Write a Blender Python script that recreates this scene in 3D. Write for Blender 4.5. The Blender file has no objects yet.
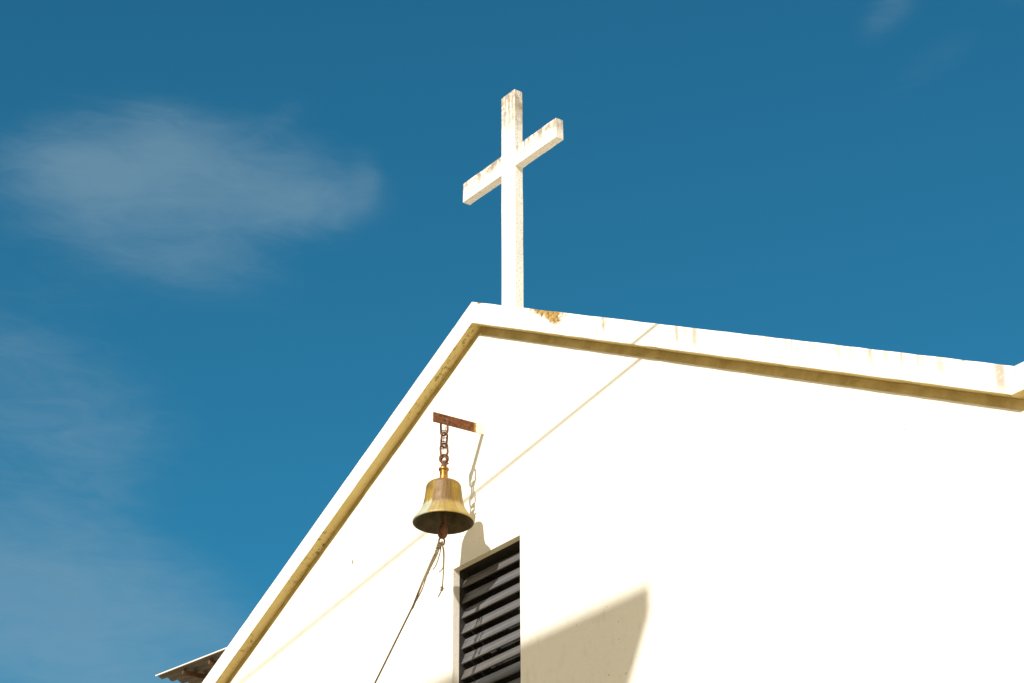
import bpy, bmesh, math, random
from mathutils import Vector, Matrix

random.seed(7)
scene = bpy.context.scene
COL = scene.collection
H = 7.0                                   # height of the gable peak above the ground

# ------------------------------------------------------------------ camera
yaw, pitch, roll = 0.93, 0.4723, -0.004
fw = Vector((-math.sin(yaw)*math.cos(pitch), math.cos(yaw)*math.cos(pitch), math.sin(pitch)))
rt = fw.cross(Vector((0, 0, 1))).normalized()
up = rt.cross(fw)
rt, up = rt*math.cos(roll)+up*math.sin(roll), up*math.cos(roll)-rt*math.sin(roll)
cam = bpy.data.cameras.new('camera')
cam.sensor_width = 36
cam.lens = 36*2340.05/1024
cam.clip_start = 0.05
cam.clip_end = 3000
co = bpy.data.objects.new('camera', cam)
COL.objects.link(co)
co.matrix_world = Matrix(((rt.x, up.x, -fw.x, 8.2048), (rt.y, up.y, -fw.y, -5.9358),
                          (rt.z, up.z, -fw.z, H-5.3734), (0, 0, 0, 1)))
scene.camera = co

# ------------------------------------------------------------------ light
SUN_DIR = Vector((0.301, -0.771, 0.562)).normalized()      # towards the sun
sun_el = math.asin(SUN_DIR.z)
sun_az = math.atan2(SUN_DIR.x, SUN_DIR.y)
sl = bpy.data.lights.new('sun', 'SUN')
sl.energy = 4.3
sl.angle = math.radians(0.53)
sl.color = (1.0, 0.96, 0.93)
so = bpy.data.objects.new('sun', sl)
COL.objects.link(so)
so.rotation_euler = SUN_DIR.to_track_quat('Z', 'Y').to_euler()
so.location = (10, -20, 30)

scene.view_settings.view_transform = 'Standard'
scene.view_settings.look = 'None'
scene.view_settings.gamma = 1
scene.view_settings.use_curve_mapping = False
scene.view_settings.exposure = 0.40

SKY_STRENGTH = 0.05
SKY_TINT = (0.30, 1.43, 1.53)


class NT:
    """small helper to write node trees"""
    def __init__(self, tree):
        self.t = tree
        self.n = tree.nodes
        self.l = tree.links

    def put(self, sock, v):
        if v is None:
            return
        if isinstance(v, bpy.types.NodeSocket):
            self.l.new(v, sock)
        else:
            if isinstance(v, tuple) and len(v) == 3 and sock.type == 'RGBA':
                v = (*v, 1)
            sock.default_value = v

    def math(self, op, a, b=None, c=None, clamp=False):
        n = self.n.new('ShaderNodeMath')
        n.operation = op
        n.use_clamp = clamp
        self.put(n.inputs[0], a)
        self.put(n.inputs[1], b)
        self.put(n.inputs[2], c)
        return n.outputs[0]

    def ramp(self, v, a, b, lo=0.0, hi=1.0):
        """smooth step from a to b"""
        n = self.n.new('ShaderNodeMapRange')
        n.interpolation_type = 'SMOOTHSTEP'
        self.put(n.inputs['Value'], v)
        n.inputs['From Min'].default_value = a
        n.inputs['From Max'].default_value = b
        n.inputs['To Min'].default_value = lo
        n.inputs['To Max'].default_value = hi
        return n.outputs[0]

    def mix(self, f, a, b, mode='MIX'):
        n = self.n.new('ShaderNodeMix')
        n.data_type = 'RGBA'
        n.blend_type = mode
        self.put(n.inputs[0], f)
        self.put(n.inputs[6], a)
        self.put(n.inputs[7], b)
        return n.outputs[2]

    def noise(self, vec, scale, detail=4, rough=0.55, dist=0.0):
        n = self.n.new('ShaderNodeTexNoise')
        self.put(n.inputs['Vector'], vec)
        n.inputs['Scale'].default_value = scale
        n.inputs['Detail'].default_value = detail
        n.inputs['Roughness'].default_value = rough
        n.inputs['Distortion'].default_value = dist
        return n.outputs['Fac']

    def stretch(self, vec, s, loc=(0, 0, 0)):
        n = self.n.new('ShaderNodeMapping')
        self.put(n.inputs['Vector'], vec)
        n.inputs['Scale'].default_value = s
        n.inputs['Location'].default_value = loc
        return n.outputs[0]

    def xyz(self, vec):
        n = self.n.new('ShaderNodeSeparateXYZ')
        self.put(n.inputs[0], vec)
        return n.outputs

    def vec(self, x, y, z):
        n = self.n.new('ShaderNodeCombineXYZ')
        self.put(n.inputs[0], x)
        self.put(n.inputs[1], y)
        self.put(n.inputs[2], z)
        return n.outputs[0]

    def coord(self, kind='Object'):
        return self.n.new('ShaderNodeTexCoord').outputs[kind]

    def blob(self, x, z, cx, cz, rx, rz, ang=0.0):
        """1 at the centre of an ellipse, 0 at its edge"""
        dx = self.math('SUBTRACT', x, cx)
        dz = self.math('SUBTRACT', z, cz)
        c, s = math.cos(ang), math.sin(ang)
        a = self.math('ADD', self.math('MULTIPLY', dx, c/rx), self.math('MULTIPLY', dz, s/rx))
        b = self.math('ADD', self.math('MULTIPLY', dx, -s/rz), self.math('MULTIPLY', dz, c/rz))
        d = self.math('SQRT', self.math('ADD', self.math('MULTIPLY', a, a), self.math('MULTIPLY', b, b)))
        return self.math('SUBTRACT', 1.0, d, clamp=True)

    def bump(self, h, strength=0.3, dist=0.01, normal=None):
        n = self.n.new('ShaderNodeBump')
        n.inputs['Strength'].default_value = strength
        n.inputs['Distance'].default_value = dist
        self.put(n.inputs['Height'], h)
        if normal is not None:
            self.put(n.inputs['Normal'], normal)
        return n.outputs[0]


# ------------------------------------------------------------------ sky
world = bpy.data.worlds.new('World')
scene.world = world
world.use_nodes = True
w = NT(world.node_tree)
bg = w.n['Background']
bg.inputs[1].default_value = SKY_STRENGTH
sky = w.n.new('ShaderNodeTexSky')
sky.sky_type = 'NISHITA'
sky.sun_disc = False
sky.sun_elevation = sun_el
sky.sun_rotation = sun_az
sky.altitude = 200
sky.air_density = 1.0
sky.dust_density = 0.6
sky.ozone_density = 2.5
sv = w.coord('Generated')
d = w.xyz(sv)
dp = w.n.new('ShaderNodeVectorMath')
dp.operation = 'DOT_PRODUCT'
w.put(dp.inputs[0], sv)
dp.inputs[1].default_value = SUN_DIR
sun_cos = dp.outputs['Value']
# deep teal sky away from the sun, paler around it
tint = w.mix(w.ramp(sun_cos, -0.15, 0.45), SKY_TINT, (0.8, 0.9, 1.0))
base = w.mix(1.0, sky.outputs[0], tint, 'MULTIPLY')
az = w.math('MULTIPLY', w.math('ARCTAN2', d[0], d[1]), 180/math.pi)       # degrees from +Y
el = w.math('MULTIPLY', w.math('ARCSINE', d[2]), 180/math.pi)
p = w.vec(w.math('ADD', az, w.math('MULTIPLY', el, 0.5)), w.math('MULTIPLY', el, 2.3), 0.0)
n1 = w.noise(p, 0.16, 5, 0.5, 0.4)
n2 = w.noise(w.stretch(p, (0.6, 1, 1), (31, 17, 5)), 0.85, 7, 0.66, 0.9)
nn = w.math('ADD', w.math('MULTIPLY', n1, 0.66), w.math('MULTIPLY', n2, 0.34))
CLOUDS = []          # (azimuth, elevation, half width, half height, tilt, weight) in degrees


def sky_dir(px, py):
    v = (fw + rt*((px-512)/2340.05) - up*((py-341.5)/2340.05)).normalized()
    return math.degrees(math.atan2(v.x, v.y)), math.degrees(math.asin(v.z))


for (az0, el0, rx, rz, ang, wt) in [(-64.0, 30.0, 10.0, 4.4, 0.05, 0.26), (-62.9, 30.6, 7.8, 2.8, 0.02, 0.72), (-65.2, 30.7, 3.6, 1.2, 0.05, 0.45), (-62.6, 31.6, 2.6, 1.4, -0.2, 0.40),
                                    (-59.5, 30.4, 3.6, 1.3, 0.02, 0.45), (-61.6, 28.6, 4.5, 1.3, -0.1, 0.25),
                                    (-66.0, 25.0, 7.5, 3.6, -0.2, 0.62), (-65.5, 20.0, 9.5, 4.0, -0.2, 1.2),
                                    (-59.9, 32.4, 1.2, 0.5, 0.5, 0.22), (-57.4, 31.1, 0.7, 0.9, 0.3, 0.22), (-42.2, 34.6, 1.9, 0.9, 0.5, 0.5), (-38.3, 35.2, 1.5, 1.2, 0.4, 0.7),
                                    (-41.0, 33.2, 3.0, 0.9, 0.4, 0.24)]:
    CLOUDS.append(w.math('MULTIPLY', w.ramp(w.blob(az, el, az0, el0, rx, rz, ang), 0.0, 0.9), wt))
m = CLOUDS[0]
for c_ in CLOUDS[1:]:
    m = w.math('ADD', m, c_)
val = w.math('ADD', m, w.math('MULTIPLY', w.math('SUBTRACT', nn, 0.5), 2.3))
cl = w.math('MULTIPLY', w.ramp(val, -0.05, 1.60), w.ramp(m, 0.0, 0.55))
cl = w.math('MULTIPLY', cl, 0.45, clamp=True)
CLOUD_COL = (4.1, 6.2, 7.4)
skyc = w.mix(cl, base, CLOUD_COL)
# unseen bright clouds added on the sun's side to fill the shaded wall
bc = w.noise(w.stretch(sv, (1, 1, 2.2), (2, 5, 1)), 2.6, 6, 0.6, 0.3)
bc = w.math('MULTIPLY', w.ramp(bc, 0.42, 0.56), w.math('MULTIPLY', w.ramp(sun_cos, 0.05, 0.40), w.ramp(el, 2.0, 9.0)))
w.put(bg.inputs[0], w.mix(bc, skyc, (23.0, 21.3, 18.0)))


# ------------------------------------------------------------------ materials
def new_mat(name):
    m_ = bpy.data.materials.new(name)
    m_.use_nodes = True
    t = NT(m_.node_tree)
    return m_, t, t.n['Principled BSDF']


def mat_plaster():
    m_, t, b = new_mat('cream_plaster')
    c = t.coord()
    big = t.noise(c, 0.9, 5, 0.6)
    col = t.mix(t.ramp(big, 0.3, 0.75), (0.79, 0.75, 0.645), (0.84, 0.80, 0.695))
    fine = t.noise(t.stretch(c, (1, 1, 0.45), (3, 1, 2)), 22, 5, 0.7)
    col = t.mix(t.ramp(fine, 0.50, 0.72, 0, 0.40), col, (0.64, 0.57, 0.43))
    speck = t.noise(c, 55, 2, 0.5)
    big2 = t.noise(t.stretch(c, (1, 1, 1), (9, 2, 4)), 1.7, 3, 0.5)
    sp = t.math('MULTIPLY', t.ramp(speck, 0.70, 0.73), t.ramp(big2, 0.45, 0.6))
    col = t.mix(t.math('MULTIPLY', sp, 0.75), col, (0.30, 0.22, 0.11))
    # one rusty nail hole
    x, y, z = t.xyz(c)
    nail = t.ramp(t.blob(x, z, -1.107, H-0.992, 0.016, 0.021), 0.25, 0.6)
    col = t.mix(t.math('MULTIPLY', nail, 0.85), col, (0.24, 0.16, 0.07))
    t.put(b.inputs['Base Color'], col)
    b.inputs['Roughness'].default_value = 0.92
    b.inputs['Specular IOR Level'].default_value = 0.2
    gr = t.noise(c, 90, 4, 0.65)
    un = t.noise(c, 7, 3, 0.5)
    hgt = t.math('ADD', t.math('MULTIPLY', gr, 0.5), un)
    t.put(b.inputs['Normal'], t.bump(hgt, 0.35, 0.008))
    return m_


def mat_fascia():
    """white limewashed concrete edge of the roof with rusty run marks"""
    m_, t, b = new_mat('stained_white_concrete')
    c = t.coord()
    x, y, z = t.xyz(c)
    ax = t.math('ABSOLUTE', x)
    topz = t.math('MAXIMUM', t.math('SUBTRACT', H, t.math('MULTIPLY', ax, 0.5076)), H-1.679)
    dd = t.math('SUBTRACT', topz, z)                       # distance below the upper edge
    big = t.noise(c, 2.2, 5, 0.6)
    col = t.mix(t.ramp(big, 0.3, 0.75), (0.80, 0.765, 0.665), (0.86, 0.825, 0.73))
    # run marks
    run = t.noise(t.stretch(c, (30, 3, 1.5)), 1.0, 3, 0.6)
    run2 = t.noise(t.stretch(c, (75, 3, 5), (4, 0, 2)), 1.0, 3, 0.6)
    zone = t.noise(t.stretch(c, (1, 0, 0), (1.3, 0, 0)), 2.4, 2, 0.5)
    zone = t.math('MULTIPLY', t.ramp(zone, 0.36, 0.54), t.ramp(x, 0.9, 2.9, 0.25, 1.0))
    fade = t.ramp(t.math('ADD', dd, t.math('MULTIPLY', run2, 0.06)), 0.03, 0.17, 1.0, 0.0)
    rm = t.math('MULTIPLY', t.math('MULTIPLY', t.ramp(run, 0.46, 0.60), t.ramp(run2, 0.36, 0.54)), fade)
    rm = t.math('MULTIPLY', t.math('MULTIPLY', rm, zone), 0.75)
    col = t.mix(rm, col, (0.32, 0.235, 0.15))
    # single drips seen on the right slope
    for (dx_, wd, ln, st) in [(1.009, .016, .085, .75), (1.03, .008, .05, .5), (1.505, .014, .10, .65), (1.56, .011, .06, .4),
                              (1.62, .018, .11, .6), (2.70, .010, .06, .45), (2.965, .022, .08, .5), (3.08, .009, .05, .4), (3.24, .03, .13, .65)]:
        wob = t.math('ADD', x, t.math('MULTIPLY', t.math('SUBTRACT', run2, 0.5), 0.012))
        e = t.math('ABSOLUTE', t.math('SUBTRACT', wob, dx_))
        k = t.math('MULTIPLY', t.ramp(e, wd*0.3, wd*1.25, 1, 0), t.ramp(dd, ln*0.5, ln*1.1, 1, 0))
        k = t.math('MULTIPLY', k, t.ramp(t.noise(c, 60, 3, 0.6), 0.25, 0.5))
        col = t.mix(t.math('MULTIPLY', k, st), col, (0.27, 0.19, 0.12))
    # broken, rusty patch beside the foot of the cross
    rag = t.math('SUBTRACT', t.noise(t.stretch(c, (1, 0.4, 1.3), (0.4, 0, 0.2)), 34, 8, 0.72, 0.7), 0.5)
    p1 = t.math('ADD', t.blob(x, dd, 0.61, 0.004, 0.19, 0.050), t.math('MULTIPLY', rag, 1.5))
    p2 = t.math('ADD', t.blob(x, dd, 0.64, 0.024, 0.10, 0.062, 0.3), t.math('MULTIPLY', rag, 1.4))
    p3 = t.math('ADD', t.blob(x, dd, 0.06, 0.003, 0.03, 0.012), t.math('MULTIPLY', rag, 0.6))
    patch = t.math('MAXIMUM', t.math('MAXIMUM', t.ramp(p1, 0.18, 0.62), t.ramp(p2, 0.18, 0.62)), t.ramp(p3, 0.4, 0.55))
    tone = t.mix(t.ramp(t.noise(c, 70, 4, 0.7), 0.35, 0.65), (0.17, 0.085, 0.012), (0.50, 0.34, 0.11))
    col = t.mix(patch, col, tone)
    # black specks along the arris
    sp = t.math('MULTIPLY', t.ramp(t.noise(c, 60, 3, 0.7), 0.64, 0.72), t.ramp(dd, 0.004, 0.03, 0.8, 0.0))
    col = t.mix(sp, col, (0.12, 0.085, 0.045))
    t.put(b.inputs['Base Color'], col)
    b.inputs['Roughness'].default_value = 0.9
    b.inputs['Specular IOR Level'].default_value = 0.2
    hgt = t.math('SUBTRACT', t.math('ADD', t.math('MULTIPLY', t.noise(c, 80, 4, 0.65), 0.5), t.noise(c, 9, 3, 0.5)), t.math('MULTIPLY', patch, 1.2))
    t.put(b.inputs['Normal'], t.bump(hgt, 0.4, 0.008))
    return m_


def mat_soffit():
    m_, t, b = new_mat('ochre_soffit_paint')
    c = t.coord()
    big = t.noise(c, 3.0, 5, 0.6)
    col = t.mix(t.ramp(big, 0.3, 0.7), (0.60, 0.465, 0.175), (0.66, 0.53, 0.22))
    mould = t.math('MULTIPLY', t.ramp(t.noise(c, 42, 5, 0.75), 0.52, 0.62), t.ramp(t.noise(c, 2.6, 3, 0.6), 0.42, 0.58))
    col = t.mix(t.math('MULTIPLY', mould, 0.8), col, (0.13, 0.09, 0.03))
    t.put(b.inputs['Base Color'], col)
    b.inputs['Roughness'].default_value = 0.9
    t.put(b.inputs['Normal'], t.bump(t.noise(c, 60, 4, 0.65), 0.4, 0.006))
    return m_


def mat_cross():
    m_, t, b = new_mat('grimy_white_paint')
    c = t.coord()
    x, y, z = t.xyz(c)
    big = t.noise(c, 5, 4, 0.6)
    col = t.mix(t.ramp(big, 0.3, 0.7), (0.76, 0.72, 0.63), (0.83, 0.795, 0.71))
    # runs below upper edges: arm top at 0.943, shaft top at 1.29 above the peak
    run = t.noise(t.stretch(c, (55, 20, 5)), 1.0, 4, 0.65)
    pit = t.noise(c, 120, 3, 0.75)
    d1 = t.math('SUBTRACT', H+0.943, z)
    onarm = t.math('GREATER_THAN', t.math('ABSOLUTE', x), 0.06)
    f1 = t.math('MULTIPLY', t.ramp(d1, 0.0, 0.10, 1.0, 0.10), t.math('MULTIPLY', onarm, t.ramp(d1, -0.01, 0.0)))
    d2 = t.math('SUBTRACT', H+1.29, z)
    f2 = t.ramp(d2, 0.0, 0.36, 1.0, 0.0)
    f = t.math('MAXIMUM', f1, f2)
    g = t.math('MULTIPLY', f, t.ramp(run, 0.42, 0.60))
    col = t.mix(t.math('MULTIPLY', g, 0.85), col, (0.31, 0.235, 0.15))
    patchy = t.math('MULTIPLY', t.ramp(t.noise(c, 22, 4, 0.7), 0.48, 0.62), f)
    col = t.mix(t.math('MULTIPLY', patchy, 0.8), col, (0.28, 0.215, 0.135))
    sp = t.math('MULTIPLY', t.ramp(pit, 0.56, 0.66), t.math('MAXIMUM', t.math('MULTIPLY', f, 0.9), t.ramp(t.xyz(t.coord('Normal'))[0], 0.5, 0.9, 0.0, 0.85)))
    col = t.mix(sp, col, (0.19, 0.15, 0.10))
    t.put(b.inputs['Base Color'], col)
    b.inputs['Roughness'].default_value = 0.85
    b.inputs['Specular IOR Level'].default_value = 0.25
    t.put(b.inputs['Normal'], t.bump(t.math('ADD', t.math('MULTIPLY', pit, 0.6), t.noise(c, 14, 3, 0.5)), 0.4, 0.006))
    return m_


def mat_slat():
    m_, t, b = new_mat('weathered_dark_wood')
    c = t.coord()
    oi = t.n.new('ShaderNodeObjectInfo').outputs['Random']
    gr = t.noise(t.stretch(c, (2.5, 60, 60)), 1.0, 5, 0.7)
    col = t.mix(t.ramp(gr, 0.3, 0.72), (0.046, 0.047, 0.049), (0.145, 0.145, 0.147))
    pale = t.ramp(t.noise(t.stretch(c, (5, 30, 30), (3, 3, 3)), 1.0, 4, 0.7), 0.55, 0.75)
    col = t.mix(t.math('MULTIPLY', pale, 0.55), col, (0.23, 0.225, 0.215))
    col = t.mix(t.math('MULTIPLY', oi, 0.45), col, (0.10, 0.085, 0.065))
    t.put(b.inputs['Base Color'], col)
    b.inputs['Roughness'].default_value = 0.6
    t.put(b.inputs['Normal'], t.bump(gr, 0.5, 0.003))
    return m_


def mat_plain(name, ca, cb, scale=8, rough=0.8, metal=0.0, bump=0.3, bd=0.004, st=(1, 1, 1)):
    m_, t, b = new_mat(name)
    c = t.stretch(t.coord(), st)
    n_ = t.noise(c, scale, 5, 0.65)
    t.put(b.inputs['Base Color'], t.mix(t.ramp(n_, 0.32, 0.68), ca, cb))
    b.inputs['Roughness'].default_value = rough
    b.inputs['Metallic'].default_value = metal
    t.put(b.inputs['Normal'], t.bump(t.noise(c, scale*4, 4, 0.6), bump, bd))
    return m_


def mat_bracket():
    """rusty flat bar, its root overpainted with the wall paint"""
    m_, t, b = new_mat('rusty_bar')
    c = t.coord()
    n_ = t.noise(c, 70, 5, 0.7)
    rust = t.mix(t.ramp(n_, 0.3, 0.7), (0.085, 0.030, 0.014), (0.215, 0.088, 0.036))
    x, y, z = t.xyz(c)
    e = t.math('ADD', y, t.math('MULTIPLY', t.math('SUBTRACT', n_, 0.5), 0.022))
    rust = t.mix(t.ramp(e, -0.066, -0.052), rust, (0.42, 0.24, 0.04))
    col = t.mix(t.ramp(e, -0.050, -0.045), rust, (0.84, 0.78, 0.62))
    t.put(b.inputs['Base Color'], col)
    b.inputs['Roughness'].default_value = 0.95
    b.inputs['Specular IOR Level'].default_value = 0.15
    t.put(b.inputs['Normal'], t.bump(n_, 0.5, 0.004))
    return m_


def mat_bell():
    m_, t, b = new_mat('tarnished_brass')
    c = t.coord()                                     # z = 0 at the lip
    x, y, z = t.xyz(c)
    n1_ = t.noise(c, 16, 5, 0.65)
    ang = t.math('ARCTAN2', x, y)
    st = t.noise(t.vec(t.math('MULTIPLY', ang, 7.0), t.math('MULTIPLY', z, 5.0), 0.3), 1.0, 4, 0.6)
    st2 = t.noise(t.vec(t.math('MULTIPLY', ang, 16.0), t.math('MULTIPLY', z, 7.0), 1.7), 1.0, 4, 0.65)
    brass = t.mix(t.ramp(n1_, 0.32, 0.68), (0.25, 0.142, 0.016), (0.40, 0.255, 0.034))
    brass = t.mix(t.ramp(st2, 0.48, 0.62, 0, 0.75), brass, (0.15, 0.125, 0.030))
    brown = t.mix(t.ramp(st2, 0.35, 0.65), (0.085, 0.040, 0.009), (0.185, 0.098, 0.020))
    up_ = t.ramp(t.math('ADD', z, t.math('MULTIPLY', t.math('SUBTRACT', st2, 0.5), 0.10)), 0.040, 0.085)
    fr = t.math('DIVIDE', t.math('ADD', t.math('MULTIPLY', x, 0.78), t.math('MULTIPLY', y, -0.62)),
                t.math('MAXIMUM', t.math('SQRT', t.math('ADD', t.math('MULTIPLY', x, x), t.math('MULTIPLY', y, y))), 0.01))
    fr = t.math('ADD', fr, t.math('MULTIPLY', t.math('SUBTRACT', st, 0.5), 0.5))
    bf = t.math('MULTIPLY', t.math('MAXIMUM', t.ramp(st, 0.54, 0.66, 0, 0.7), t.ramp(fr, 0.78, 0.95)), up_)
    col = t.mix(t.math('MULTIPLY', bf, 0.9), brass, brown)
    ringf = t.math('MULTIPLY', t.ramp(z, 0.155, 0.20), 0.45)
    col = t.mix(ringf, col, (0.16, 0.075, 0.018))
    # pale verdigris on the flare
    ver = t.math('MULTIPLY', t.ramp(t.math('ADD', z, t.math('MULTIPLY', t.math('SUBTRACT', st, 0.5), 0.05)), 0.088, 0.066),
                 t.ramp(n1_, 0.25, 0.6, 0.65, 1.0))
    ver = t.math('MULTIPLY', ver, t.ramp(fr, 0.80, 0.97, 1.0, 0.35))
    sd = t.math('ADD', t.math('MULTIPLY', x, 0.6), t.math('MULTIPLY', y, 0.8))
    vcol = t.mix(t.ramp(t.math('ADD', sd, t.math('MULTIPLY', t.math('SUBTRACT', st2, 0.5), 0.08)), -0.075, 0.045), (0.37, 0.385, 0.275), (0.36, 0.265, 0.085))
    col = t.mix(ver, col, vcol)
    g = t.n.new('ShaderNodeNewGeometry')
    rad = t.math('SQRT', t.math('ADD', t.math('MULTIPLY', x, x), t.math('MULTIPLY', y, y)))
    t.put(b.inputs['Base Color'], col)
    t.put(b.inputs['Metallic'], t.math('SUBTRACT', 0.55, t.math('MULTIPLY', t.math('MAXIMUM', ver, bf), 0.45)))
    t.put(b.inputs['Roughness'], t.ramp(n1_, 0.3, 0.7, 0.46, 0.68))
    t.put(b.inputs['Normal'], t.bump(t.math('ADD', t.noise(c, 60, 4, 0.6), t.math('MULTIPLY', t.noise(c, 9, 2, 0.5), 1.6)), 0.35, 0.004))
    return m_


def mat_ground():
    m_, t, b = new_mat('sandy_ground')
    c = t.coord()
    a = t.noise(c, 0.35, 6, 0.6)
    f = t.noise(c, 9, 5, 0.7)
    col = t.mix(t.ramp(a, 0.3, 0.7), (0.49, 0.38, 0.205), (0.57, 0.45, 0.25))
    col = t.mix(t.ramp(f, 0.5, 0.75, 0, 0.5), col, (0.30, 0.22, 0.12))
    t.put(b.inputs['Base Color'], col)
    b.inputs['Roughness'].default_value = 0.95
    t.put(b.inputs['Normal'], t.bump(f, 0.5, 0.03))
    return m_


M_wall = mat_plaster()
M_fascia = mat_fascia()
M_soffit = mat_soffit()
M_cross = mat_cross()
M_eave_shade = mat_plain('eave_shade_ochre', (0.40, 0.30, 0.105), (0.58, 0.46, 0.20), 9, 0.9)  # ochre for the painted shade band below the eaves
M_slat = mat_slat()
M_dark = mat_plain('dark_board', (0.012, 0.011, 0.010), (0.03, 0.027, 0.024), 12)
M_bar = mat_bracket()
M_rust = mat_plain('rusted_iron', (0.075, 0.028, 0.014), (0.22, 0.095, 0.04), 90, 0.85, 0.2, 0.5, 0.002)
M_bell = mat_bell()
M_collar = mat_plain('old_brass', (0.16, 0.07, 0.014), (0.40, 0.21, 0.04), 55, 0.42, 0.8, 0.3, 0.001)
M_inside = mat_plain('dark_bronze', (0.055, 0.042, 0.020), (0.105, 0.082, 0.040), 25, 0.75, 0.2, 0.3, 0.002)  # darker bronze for the inner face of the bell
M_rope = mat_plain('frayed_rope', (0.10, 0.068, 0.030), (0.25, 0.185, 0.09), 120, 0.95, 0, 0.6, 0.002)
M_cable = mat_plain('black_cable', (0.02, 0.02, 0.02), (0.035, 0.033, 0.03), 10, 0.6)
M_tin = mat_plain('rusting_tin', (0.045, 0.036, 0.030), (0.105, 0.086, 0.072), 2.2, 0.6, 0.15, 0.2, 0.003, (0.5, 3, 3))
M_timber = mat_plain('old_timber', (0.055, 0.027, 0.011), (0.13, 0.065, 0.026), 9, 0.85, 0, 0.4, 0.004, (4, 1, 4))
M_trim = mat_plain('white_trim', (0.72, 0.70, 0.66), (0.82, 0.80, 0.76), 6, 0.7)
M_house = mat_plain('sand_render', (0.62, 0.50, 0.30), (0.70, 0.58, 0.37), 3, 0.9)
M_conc = mat_plain('raw_concrete', (0.38, 0.35, 0.30), (0.50, 0.46, 0.39), 4, 0.9)
M_glass = mat_plain('window_glass', (0.03, 0.035, 0.04), (0.04, 0.045, 0.05), 2, 0.08, 0, 0.02)
M_ground = mat_ground()


# ------------------------------------------------------------------ mesh helpers
def obj(name, bm, mats, parent=None, smooth=False, bevel=0.0):
    bmesh.ops.recalc_face_normals(bm, faces=bm.faces)
    me = bpy.data.meshes.new(name)
    bm.to_mesh(me)
    bm.free()
    if not isinstance(mats, (list, tuple)):
        mats = [mats]
    for m_ in mats:
        me.materials.append(m_)
    if smooth:
        for p_ in me.polygons:
            p_.use_smooth = True
    o = bpy.data.objects.new(name, me)
    COL.objects.link(o)
    if parent is not None:
        o.parent = parent
    if bevel:
        bv = o.modifiers.new('bevel', 'BEVEL')
        bv.width = bevel
        bv.segments = 2
        bv.limit_method = 'ANGLE'
        bv.angle_limit = math.radians(40)
    return o


def tag(o, label=None, cat=None, group=None, kind=None):
    if label:
        o['label'] = label
    if cat:
        o['category'] = cat
    if group:
        o['group'] = group
    if kind:
        o['kind'] = kind
    return o


def empty(name, loc, label, cat, group=None):
    o = bpy.data.objects.new(name, None)
    o.empty_display_size = 0.1
    COL.objects.link(o)
    o.location = loc
    return tag(o, label, cat, group)


def box(bm, x0, x1, y0, y1, z0, z1, mi=0):
    v = [bm.verts.new((x, y, z)) for z in (z0, z1) for y in (y0, y1) for x in (x0, x1)]
    for q in ((0, 2, 3, 1), (4, 5, 7, 6), (0, 1, 5, 4), (2, 6, 7, 3), (0, 4, 6, 2), (1, 3, 7, 5)):
        f = bm.faces.new([v[i] for i in q])
        f.material_index = mi
    return v


def tube(bm, pts, r, seg=8, closed=False, radii=None):
    pts = [Vector(p_) for p_ in pts]
    n = len(pts)
    rings = []
    prev = None
    for i in range(n):
        a = pts[(i-1) % n] if (closed or i > 0) else pts[i]
        b = pts[(i+1) % n] if (closed or i < n-1) else pts[i]
        tg = (b-a).normalized()
        if prev is None:
            ref = Vector((0, 0, 1)) if abs(tg.z) < 0.9 else Vector((1, 0, 0))
            u_ = tg.cross(ref).normalized()
        else:
            u_ = (prev-tg*prev.dot(tg)).normalized()
        prev = u_
        v_ = tg.cross(u_)
        rr = radii[i] if radii else r
        rings.append([bm.verts.new(pts[i]+(u_*math.cos(2*math.pi*k/seg)+v_*math.sin(2*math.pi*k/seg))*rr) for k in range(seg)])
    for i in range(n if closed else n-1):
        A, B = rings[i], rings[(i+1) % n]
        off = 0
        if closed and i == n-1:
            off = min(range(seg), key=lambda s: sum((A[k].co-B[(k+s) % seg].co).length for k in range(seg)))
        for k in range(seg):
            bm.faces.new((A[k], A[(k+1) % seg], B[(k+1+off) % seg], B[(k+off) % seg]))
    if not closed:
        bm.faces.new(rings[0])
        bm.faces.new(rings[-1])


def lathe(bm, prof, seg=64, c=(0, 0, 0), mi=0):
    rings = []
    for (r, z) in prof:
        if r < 1e-6:
            rings.append([bm.verts.new((c[0], c[1], c[2]+z))])
        else:
            rings.append([bm.verts.new((c[0]+r*math.cos(2*math.pi*k/seg), c[1]+r*math.sin(2*math.pi*k/seg), c[2]+z)) for k in range(seg)])
    for A, B in zip(rings, rings[1:]):
        for k in range(seg):
            a = [A[k % len(A)], A[(k+1) % seg % len(A)], B[(k+1) % seg % len(B)], B[k % len(B)]]
            a = list(dict.fromkeys(a))
            if len(a) >= 3:
                f = bm.faces.new(a)
                f.material_index = mi


def smooth_prof(pts, n=6):
    """Catmull-Rom through profile points"""
    out = []
    P = [pts[0]]+list(pts)+[pts[-1]]
    for i in range(1, len(P)-2):
        for k in range(n):
            t = k/n
            q = []
            for c in (0, 1):
                p0, p1, p2, p3 = P[i-1][c], P[i][c], P[i+1][c], P[i+2][c]
                q.append(0.5*(2*p1+(p2-p0)*t+(2*p0-5*p1+4*p2-p3)*t*t+(3*p1-p0-3*p2+p3)*t**3))
            out.append((max(q[0], 0), q[1]))
    out.append(pts[-1])
    return out


# ------------------------------------------------------------------ ground
bm = bmesh.new()
lathe(bm, [(0, 0), (8, 0), (30, 0), (120, 0), (700, 0)], 48)
tag(obj('ground', bm, M_ground), kind='structure')

# ------------------------------------------------------------------ church
SL, BW, OV = 0.5076, 0.1176, 0.0616      # roof slope, upright thickness and front overhang of the roof edge
XE, XF = 3.307, 3.95                     # where the slope ends in a level eave, end of the eave
DEPTH = 9.0
church = empty('church', (0, 0, 0), 'white plastered church gable with a concrete roof edge and louvred vent', 'church')

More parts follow.
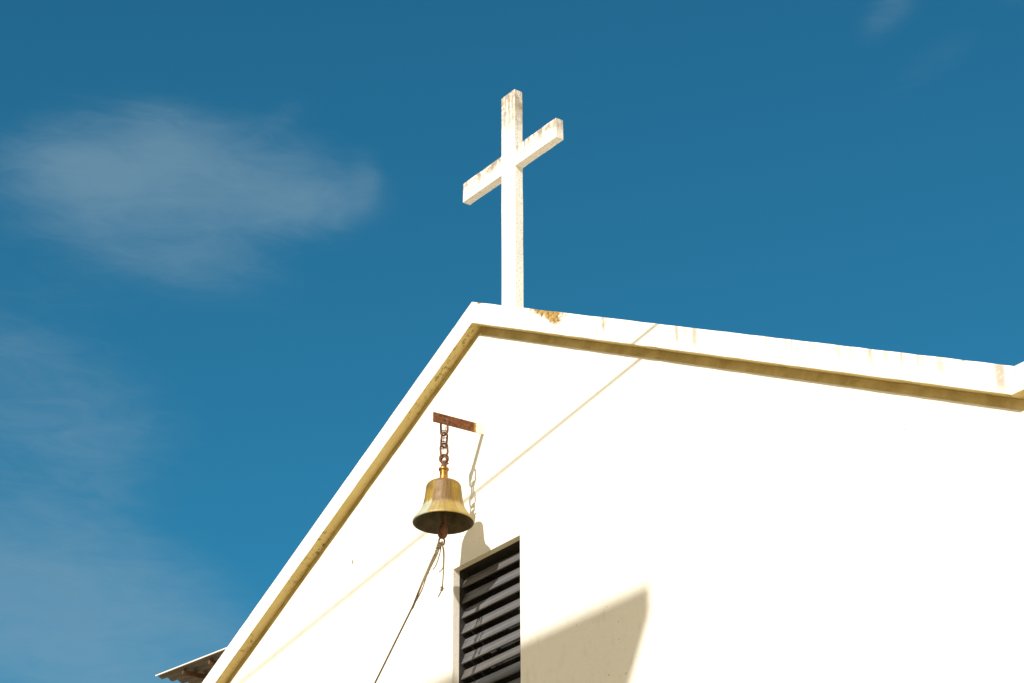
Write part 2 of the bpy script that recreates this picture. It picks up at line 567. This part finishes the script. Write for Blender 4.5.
X0, X1 = -0.2234, 0.3000                 # louvred vent
Z1, Z0 = H-1.3126, H-2.36
WX = 3.62


def under(x):
    return H-max(BW+SL*abs(x), 0) if abs(x) < 3.283 else H-1.7841


bm = bmesh.new()
xs = [-WX, -3.283, -1.8, X0, 0.0, X1, 1.8, 3.283, WX]
cache = {}


def V3(x, y, z):
    k = (round(x, 4), round(y, 4), round(z, 4))
    if k not in cache:
        cache[k] = bm.verts.new(k)
    return cache[k]


for a, b_ in zip(xs, xs[1:]):
    inside = a >= X0-1e-6 and b_ <= X1+1e-6
    rows = [(0, 0, Z0, Z0), None, (Z1, Z1, under(a), under(b_))] if inside else [(0, 0, under(a), under(b_))]
    for row in rows:
        if row is None:
            continue
        la, lb, ha, hb = row
        bm.faces.new((V3(a, 0, la), V3(b_, 0, lb), V3(b_, 0, hb), V3(a, 0, ha)))
RD = 0.036                                # depth of the vent's reveal
for (a, b_) in (((X0, Z0), (X0, Z1)), ((X1, Z1), (X1, Z0)), ((X0, Z1), (0.0, Z1)), ((0.0, Z1), (X1, Z1)), ((X1, Z0), (0.0, Z0)), ((0.0, Z0), (X0, Z0))):
    bm.faces.new((V3(a[0], 0, a[1]), V3(b_[0], 0, b_[1]), V3(b_[0], RD, b_[1]), V3(a[0], RD, a[1])))
for s in (-1, 1):                        # side walls
    bm.faces.new((V3(s*WX, 0, 0), V3(s*WX, DEPTH-.3, 0), V3(s*WX, DEPTH-.3, under(s*WX)), V3(s*WX, 0, under(s*WX))))
for a, b_ in zip(xs, xs[1:]):            # back wall
    bm.faces.new((V3(a, DEPTH-.3, 0), V3(b_, DEPTH-.3, 0), V3(b_, DEPTH-.3, under(b_)), V3(a, DEPTH-.3, under(a))))
obj('wall', bm, M_wall, church)

# roof: one folded concrete slab, its front edge the white band of the gable
rnd = random.Random(3)
top, bot = [], []
step = 0.09
nseg = int(XF/step)
tops = [(-XF, H-1.679)]
line = []
for i in range(-44, 45):
    x = i*XE/44
    line.append(x)
line = [-XF, -XE-.3]+line+[XE+.3, XF]
for x in line:
    j1 = rnd.uniform(-.0013, .0013)
    j2 = rnd.uniform(-.0014, .0014)
    t_ = H-min(SL*abs(x), SL*XE)
    xb = x*(3.283/XE) if abs(x) <= XE+1e-6 else x
    b2 = H-BW-SL*abs(xb) if abs(xb) <= 3.2831 else H-1.7841
    top.append((x, t_+(0 if x == 0 else j1)))
    bot.append((xb, b2+(0 if x == 0 else j2)))
bm = bmesh.new()
yb = [-OV, 0.0, 3.0, 6.0, DEPTH]
TV = [[bm.verts.new((x, y, z)) for x, z in top] for y in yb]
BV = [[bm.verts.new((x, y, z)) for x, z in bot] for y in yb]
n = len(top)
for i in range(n-1):
    bm.faces.new((TV[0][i], BV[0][i], BV[0][i+1], TV[0][i+1]))
    bm.faces.new((TV[-1][i], TV[-1][i+1], BV[-1][i+1], BV[-1][i]))
    for k in range(len(yb)-1):
        bm.faces.new((TV[k][i], TV[k][i+1], TV[k+1][i+1], TV[k+1][i]))
        f = bm.faces.new((BV[k][i], BV[k+1][i], BV[k+1][i+1], BV[k][i+1]))
        f.material_index = 1
for i in (0, n-1):
    for k in range(len(yb)-1):
        bm.faces.new((TV[k][i], TV[k+1][i], BV[k+1][i], BV[k][i]))
obj('roof', bm, [M_fascia, M_soffit], church, bevel=0.004)

# brown-ochre band painted under the soffit as eave shade, widths fitted to the shadow
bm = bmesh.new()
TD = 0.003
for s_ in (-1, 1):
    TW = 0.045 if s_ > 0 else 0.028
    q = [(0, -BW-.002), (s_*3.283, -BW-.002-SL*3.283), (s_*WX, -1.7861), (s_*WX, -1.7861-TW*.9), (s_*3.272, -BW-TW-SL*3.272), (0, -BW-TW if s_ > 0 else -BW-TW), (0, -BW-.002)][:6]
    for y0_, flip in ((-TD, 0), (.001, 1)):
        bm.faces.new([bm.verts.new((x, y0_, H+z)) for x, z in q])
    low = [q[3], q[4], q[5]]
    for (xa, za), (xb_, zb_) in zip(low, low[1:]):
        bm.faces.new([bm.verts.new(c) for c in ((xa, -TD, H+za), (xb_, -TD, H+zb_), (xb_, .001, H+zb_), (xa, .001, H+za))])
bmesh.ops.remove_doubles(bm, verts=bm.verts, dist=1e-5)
obj('eave_shade_band', bm, M_eave_shade, church)

# vent: dark back board, weathered slats
vent_bm = bmesh.new()                     # dark box behind the plaster reveal
BK = 0.22
for (a, b_, c, d_) in ((X0-.03, X0, Z0-.03, Z1+.03), (X1, X1+.03, Z0-.03, Z1+.03), (X0, X1, Z1, Z1+.03), (X0, X1, Z0-.03, Z0)):
    box(vent_bm, a, b_, RD+.0015, BK, c, d_)
box(vent_bm, X0-.03, X1+.03, BK+.001, BK+.02, Z0-.03, Z1+.03)
vent = obj('louvre_vent', vent_bm, M_dark, church)
PITCH = 0.0750
SW, ST, SA = 0.056, 0.008, math.radians(66)
first = None
for k in range(13):
    zc = Z1-0.062-k*PITCH
    if zc < Z0+.03:
        break
    sb = bmesh.new()
    L_ = X1-X0-0.006
    m0 = box(sb, -L_/2, L_/2, -ST/2, ST/2, -SW/2, SW/2)
    o = obj('slat', sb, M_slat, vent, bevel=0.0015)
    o.location = ((X0+X1)/2+rnd.uniform(-.001, .001), 0.060, zc+rnd.uniform(-.0015, .0015))
    o.rotation_euler = (-(math.pi/2-SA)+rnd.uniform(-.03, .03), rnd.uniform(-.004, .004), 0)

# ------------------------------------------------------------------ cross
CX, CY, CW, CD = 0.0, 0.1622, 0.1162, 0.0517
cross = empty('roof_cross', (0, CY+CD/2, H), 'tall white latin cross with grimy edges standing on the roof peak', 'cross')


def bar_mesh(x0, x1, y0, y1, z0, z1, along, jit=0.0012):
    """box divided along its length so the edges wander a little"""
    b = bmesh.new()
    N = 14
    rings = []
    for i in range(N+1):
        t = i/N
        if along == 'z':
            z = z0+(z1-z0)*t
            q = [(x0, y0, z), (x1, y0, z), (x1, y1, z), (x0, y1, z)]
        else:
            x = x0+(x1-x0)*t
            q = [(x, y0, z0), (x, y1, z0), (x, y1, z1), (x, y0, z1)]
        rings.append([b.verts.new([c+rnd.uniform(-jit, jit) for c in p_]) for p_ in q])
    for A, B in zip(rings, rings[1:]):
        for k in range(4):
            b.faces.new((A[k], A[(k+1) % 4], B[(k+1) % 4], B[k]))
    b.faces.new(rings[0])
    b.faces.new(rings[-1])
    return b


def shift_to_world(o, parent):
    o.matrix_parent_inverse = Matrix.Translation(-parent.location)
    return o


shift_to_world(obj('upright', bar_mesh(-CW/2, CW/2, CY, CY+CD, H-.06, H+1.2906, 'z'), M_cross, cross, bevel=0.003), cross)
AZ, AH = H+0.8852, 0.1152
# crossbeam let into the upright: front faces 2 mm apart
shift_to_world(obj('crossbeam', bar_mesh(-.40, .40, CY+.0025, CY+CD-.0025, AZ-AH/2, AZ+AH/2, 'x'), M_cross, cross, bevel=0.003), cross)

# ------------------------------------------------------------------ bell bracket
BX = 0.0178
bm = bmesh.new()
for v_ in box(bm, BX-.004, BX+.004, -0.2925, 0.004, H-0.7165, H-0.667):
    v_.co.z += (v_.co.y+.2925)/.2925*0.012
tag(obj('bell_bracket', bm, M_bar, bevel=0.0015),
    'rusty flat iron bar sticking out of the white wall above the bell', 'bracket')

# ------------------------------------------------------------------ chain
BY = -0.229                               # the bell hangs here


def link_pts(c, w_, h_, rot, tilt=0.0, n_=22):
    """stadium shaped ring, upright, turned by rot about z"""
    out = []
    r_ = w_/2
    s_ = max(h_/2-r_, 0)
    for i in range(n_):
        a = 2*math.pi*i/n_
        x = r_*math.cos(a)
        z = r_*math.sin(a)+(s_ if math.sin(a) >= 0 else -s_)
        x, z = x*math.cos(tilt)-z*math.sin(tilt), x*math.sin(tilt)+z*math.cos(tilt)
        out.append((c[0]+x*math.cos(rot), c[1]+x*math.sin(rot), c[2]+z))
    return out


chain = empty('bell_chain', (BX, BY, H-0.70), 'short rusty chain of links between the iron bar and the bell', 'chain')
links = [(-0.7290, 0.046, 0.084, 0.15, 0.05, .0052), (-0.7945, 0.030, 0.076, 1.45, -0.08, .0050),
         (-0.8455, 0.040, 0.066, 0.35, 0.10, .0052), (-0.8905, 0.038, 0.042, 1.0, 0.0, .0052)]
for (zc, w_, h_, rot, tilt, r_) in links:
    b = bmesh.new()
    tube(b, link_pts((BX, BY, H+zc), w_, h_, rot, tilt), r_, 8, True)
    shift_to_world(obj('link', b, M_rust, chain, smooth=True), chain)
b = bmesh.new()                           # wire twisted round the links
pts = [(BX+.018*math.cos(i*.95)*(1-.3*math.sin(i*.35)), BY+.014*math.sin(i*.95), H-.735-.0028*i) for i in range(40)]
tube(b, pts, .0016, 5)
tube(b, [(BX+.020, BY-.006, H-.735), (BX+.016, BY-.008, H-.77), (BX+.007, BY-.012, H-.815), (BX-.012, BY-.012, H-.828)], .0016, 5)
shift_to_world(obj('wire', b, M_rust, chain, smooth=True), chain)

# ------------------------------------------------------------------ bell
LIPZ = H-1.2150
bell = empty('bell', (BX, BY, LIPZ), 'tarnished brass bell hanging from the chain in front of the white wall', 'bell')
outer = [(.1405, .000), (.1425, .0045), (.1400, .0120), (.1290, .0280), (.1140, .0480), (.1020, .0700), (.0945, .0930), (.0895, .1180),
         (.0860, .1430), (.0835, .1660), (.0800, .1850), (.0700, .1970), (.0520, .2040), (.0300, .2080), (.0, .2090)]
inner = [(.1405, .000), (.1360, .0020), (.1310, .0110), (.1200, .0290), (.1060, .0490), (.0940, .0710), (.0865, .0940), (.0815, .1190),
         (.0780, .1440), (.0750, .1660), (.0660, .1820), (.0400, .1930), (.0, .1950)]
b = bmesh.new()
lathe(b, smooth_prof(outer), 96)
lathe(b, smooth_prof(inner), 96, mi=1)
bmesh.ops.remove_doubles(b, verts=b.verts, dist=1e-5)
obj('bell_body', b, [M_bell, M_inside], bell, smooth=True)
b = bmesh.new()
lathe(b, [(.0, .203), (.0240, .204), (.0225, .212), (.0200, .225), (.0188, .245), (.0195, .262), (.0238, .264), (.0245, .269), (.0238, .275),
          (.0170, .277), (.0, .278)], 32)
obj('neck', b, M_collar, bell, smooth=False, bevel=0.001)
b = bmesh.new()
lathe(b, [(.0, .276), (.0150, .277), (.0130, .290), (.0105, .300), (.0105, .312), (.0, .314)], 20)
tube(b, [(-.018, -.002, .289), (.031, .003, .291)], .0042, 8)
tube(b, link_pts((0, 0, .318), .030, .034, 0.3), .0048, 8, True)
obj('shackle', b, M_rust, bell, smooth=True)
b = bmesh.new()
lathe(b, smooth_prof([(.0, .190), (.0060, .188), (.0060, .02), (.0100, .0), (.0185, -.022), (.0225, -.044), (.0200, -.064), (.0120, -.074), (.0, -.077)]), 24)
tube(b, link_pts((.0, .0, -.092), .026, .036, 1.2), .0042, 8, True)
o = obj('clapper', b, M_rust, bell, smooth=True)
o.rotation_euler = (-0.10, 0.045, 0)
o.location = (0, 0.004, 0)

# ------------------------------------------------------------------ bell rope
rope_pts = [(BX-.006, BY-.012, -1.318), (BX-.005, -.252, -1.336), (BX, -.2894, -1.4115), (BX, -.3426, -1.5354), (BX, -.3895, -1.6560), (BX, -.5827, -2.0553)]
PEG = Vector((BX, -2.36, 1.05))
rope = empty('bell_rope', (BX, BY, H-1.32), 'frayed tan cord tied to the clapper and pulled down to the left', 'rope')
P_ = [Vector((x, y, H+z)) for x, y, z in rope_pts]
end = PEG+Vector((0, 0.0, 0.05))
last = P_[-1]
dirn = (P_[-1]-P_[-2]).normalized()
for i in range(1, 25):
    t = i/24
    P_.append(last.lerp(end, t)+Vector((0, 0, -0.10*math.sin(math.pi*t))))
b = bmesh.new()
tube(b, P_, .0040, 7)
shift_to_world(obj('pull_cord', b, M_rope, rope, smooth=True), rope)


def strand(pts, r_=.0030, knot=None):
    b = bmesh.new()
    q = smooth3([Vector((x, y, H+z)) for x, y, z in pts])
    tube(b, q, r_, 6)
    if knot is not None:
        c = Vector((knot[0], knot[1], H+knot[2]))
        tube(b, [c+Vector((.006*math.cos(a*1.9), .006*math.sin(a*1.9), .010-.0022*a)) for a in range(11)], .0034, 6)
    shift_to_world(obj('loose_strand', b, M_rope, rope, smooth=True), rope)


def smooth3(pts, n_=6):
    out = []
    P = [pts[0]]+pts+[pts[-1]]
    for i in range(1, len(P)-2):
        for k in range(n_):
            t = k/n_
            p0, p1, p2, p3 = P[i-1:i+3]
            out.append(0.5*(2*p1+(p2-p0)*t+(2*p0-5*p1+4*p2-p3)*t*t+(3*p1-p0-3*p2+p3)*t**3))
    out.append(pts[-1])
    return out


# second turn of the cord lying along the first and coming back as a loop
strand([(BX+.004, -.243, -1.320), (BX+.012, -.262, -1.36), (BX+.010, -.305, -1.45), (BX+.010, -.350, -1.55), (BX+.012, -.385, -1.64), (BX+.006, -.396, -1.672), (BX-.002, -.388, -1.655)])
strand([(BX-.004, -.246, -1.322), (BX+.012, -.268, -1.38), (BX+.010, -.320, -1.49), (BX+.014, -.350, -1.57), (BX+.010, -.378, -1.63)], .0028)
strand([(BX+.008, -.240, -1.322), (BX+.028, -.246, -1.38), (BX+.034, -.252, -1.45), (BX+.016, -.262, -1.47)], .0026)
strand([(BX, -.240, -1.325), (BX+.006, -.250, -1.37), (BX+.004, -.268, -1.43), (BX-.004, -.280, -1.455)], .0024)
strand([(BX+.006, -.238, -1.322), (BX+.016, -.234, -1.37), (BX+.016, -.236, -1.45), (BX+.012, -.238, -1.525), (BX+.010, -.240, -1.548), (BX-.004, -.250, -1.580)], .0030,
       (BX+.010, -.240, -1.540))
tw = []                                   # tail wound back round the cord
for i in range(60):
    q = P_[1].lerp(P_[4], i/59*0.62)
    tw.append((q.x+.0058*math.cos(i*.62), q.y+.0058*math.sin(i*.62), q.z-H))
strand(tw, .0027)
b = bmesh.new()                           # the knot under the clapper ring
for ph in range(3):
    tube(b, [(BX+.010*math.cos(a*.8+ph*2), BY-.014+.010*math.sin(a*.8+ph*2)-.0016*a, H-1.312-.0042*a) for a in range(9)], .0040, 6)
shift_to_world(obj('knot', b, M_rope, rope, smooth=True), rope)

b = bmesh.new()                           # post the cord is tied to
lathe(b, [(0, -.02), (.055, -.02), (.050, 1.10), (.046, 1.16), (.02, 1.18), (0, 1.18)], 18, (PEG.x, PEG.y-.055, 0))
tag(obj('rope_post', b, M_timber, smooth=False), 'short round timber post holding the end of the bell cord', 'post')

# ------------------------------------------------------------------ tin roofed house behind the gable
th = empty('tin_roofed_house', (-5.4, 4.6, 0), 'house with a dark corrugated tin roof showing behind the left slope', 'house')


def roof_z(x):
    return H+0.421-0.080*(x+6.938)


RX0, RX1, RY0, RY1 = -6.938, -3.75, 2.0, 8.0
bm = bmesh.new()
npit, sub = int((RY1-RY0)/0.088), 6
prev = None
for i in range(npit*sub+1):
    y = RY0+i*0.088/sub
    dz = 0.011*math.cos(2*math.pi*i/sub)
    xe = RX0+rnd.uniform(-.004, .004)
    cur = [bm.verts.new((xe, y, roof_z(RX0)+dz)), bm.verts.new((RX1, y, roof_z(RX1)+dz)),
           bm.verts.new((RX1, y, roof_z(RX1)+dz+.0025)), bm.verts.new((xe, y, roof_z(RX0)+dz+.0025))]
    if prev:
        for k in range(4):
            bm.faces.new((prev[k], prev[(k+1) % 4], cur[(k+1) % 4], cur[k]))
    else:
        bm.faces.new(cur)
    prev = cur
bm.faces.new(prev)
rf = shift_to_world(obj('roof', bm, M_tin, th), th)
b = bmesh.new()                           # white verge strip
q = [(RX0-.004, roof_z(RX0)+.004), (RX1, roof_z(RX1)+.004), (RX1, roof_z(RX1)+.011), (RX0-.004, roof_z(RX0)+.011)]
A = [b.verts.new((x, RY0-.012, z)) for x, z in q]
B = [b.verts.new((x, RY0-.002, z)) for x, z in q]
b.faces.new(A)
b.faces.new(B)
for k in range(4):
    b.faces.new((A[k], A[(k+1) % 4], B[(k+1) % 4], B[k]))
o = obj('verge_strip', b, M_trim, rf)
o.matrix_parent_inverse = Matrix.Identity(4)
for x in (-6.575, -6.185, -5.6, -5.0, -4.4):
    b = bmesh.new()
    zt = roof_z(x)-.014
    box(b, x-.013, x+.013, RY0+.02, RY1-.1, zt-.036, zt)
    shift_to_world(obj('purlin', b, M_timber, th, bevel=.003), th)
b = bmesh.new()
box(b, -6.36, -4.0, 2.75, 7.6, 0, H+.255)
shift_to_world(obj('wall', b, M_house, th), th)

# ------------------------------------------------------------------ flat roofed house over the lane (throws the wide shadow)
NX, NY, NZ = 3.487, -5.856, H+2.443
nb = empty('flat_roofed_house', (0, NY-2, 0), 'sand coloured house with a flat concrete roof slab across the lane', 'house')
b = bmesh.new()
box(b, -4.2, NX, NY-3.6, NY, NZ-.13, NZ)
shift_to_world(obj('roof', b, M_conc, nb, bevel=.006), nb)
b = bmesh.new()
box(b, -3.7, NX-.55, NY-3.2, NY-.5, 0, NZ-.131)
shift_to_world(obj('wall', b, M_house, nb), nb)
for zc in (1.6, 4.4, 7.2):
    for xc in (-2.2, 0.8):
        b = bmesh.new()
        box(b, xc-.5, xc+.5, NY-.505, NY-.46, zc-.6, zc+.6)
        wn = shift_to_world(obj('window', b, M_trim, nb), nb)
        b = bmesh.new()
        box(b, xc-.43, xc-.02, NY-.462, NY-.452, zc-.53, zc+.53)
        box(b, xc+.02, xc+.43, NY-.462, NY-.452, zc-.53, zc+.53)
        o = obj('pane', b, M_glass, wn)
        o.matrix_parent_inverse = Matrix.Identity(4)

# ------------------------------------------------------------------ overhead cable (its thin shadow crosses the gable)
CA = Vector((1.98, -1.60, H+0.42))
CB = Vector((-0.92, -3.24, H+1.025))
E1 = CB.lerp(CA, 1.95)
E0 = CB.lerp(CA, -0.72)
b = bmesh.new()
N = 40
tube(b, [E0.lerp(E1, i/N) for i in range(N+1)], .0076, 8)
tag(obj('overhead_cable', b, M_cable, smooth=True), 'thin black cable strung above the lane in front of the church', 'cable')
pole = empty('utility_pole', (E1.x, E1.y+.09, 0), 'tall timber pole carrying the cable beside the church', 'pole')
b = bmesh.new()
lathe(b, [(0, -.02), (.11, -.02), (.08, E1.z+.25), (.05, E1.z+.28), (0, E1.z+.28)], 20)
obj('shaft', b, M_timber, pole)
b = bmesh.new()
lathe(b, [(0, -.03), (.02, -.03), (.03, -.01), (.018, .0), (.03, .01), (.02, .04), (0, .04)], 16, (0, -.09, E1.z))
obj('insulator', b, M_trim, pole, smooth=True)
b = bmesh.new()                           # arm reaching out from the roof slab
tube(b, [(E0.x, NY-.8, NZ+.03), (E0.x, NY+.05, NZ+.03), E0+Vector((0, -.02, -.02)), E0+Vector((0, .03, .0))], .025, 10)
tag(obj('cable_mast', b, M_rust), 'iron arm reaching from the flat roof to hold the cable', 'mast')
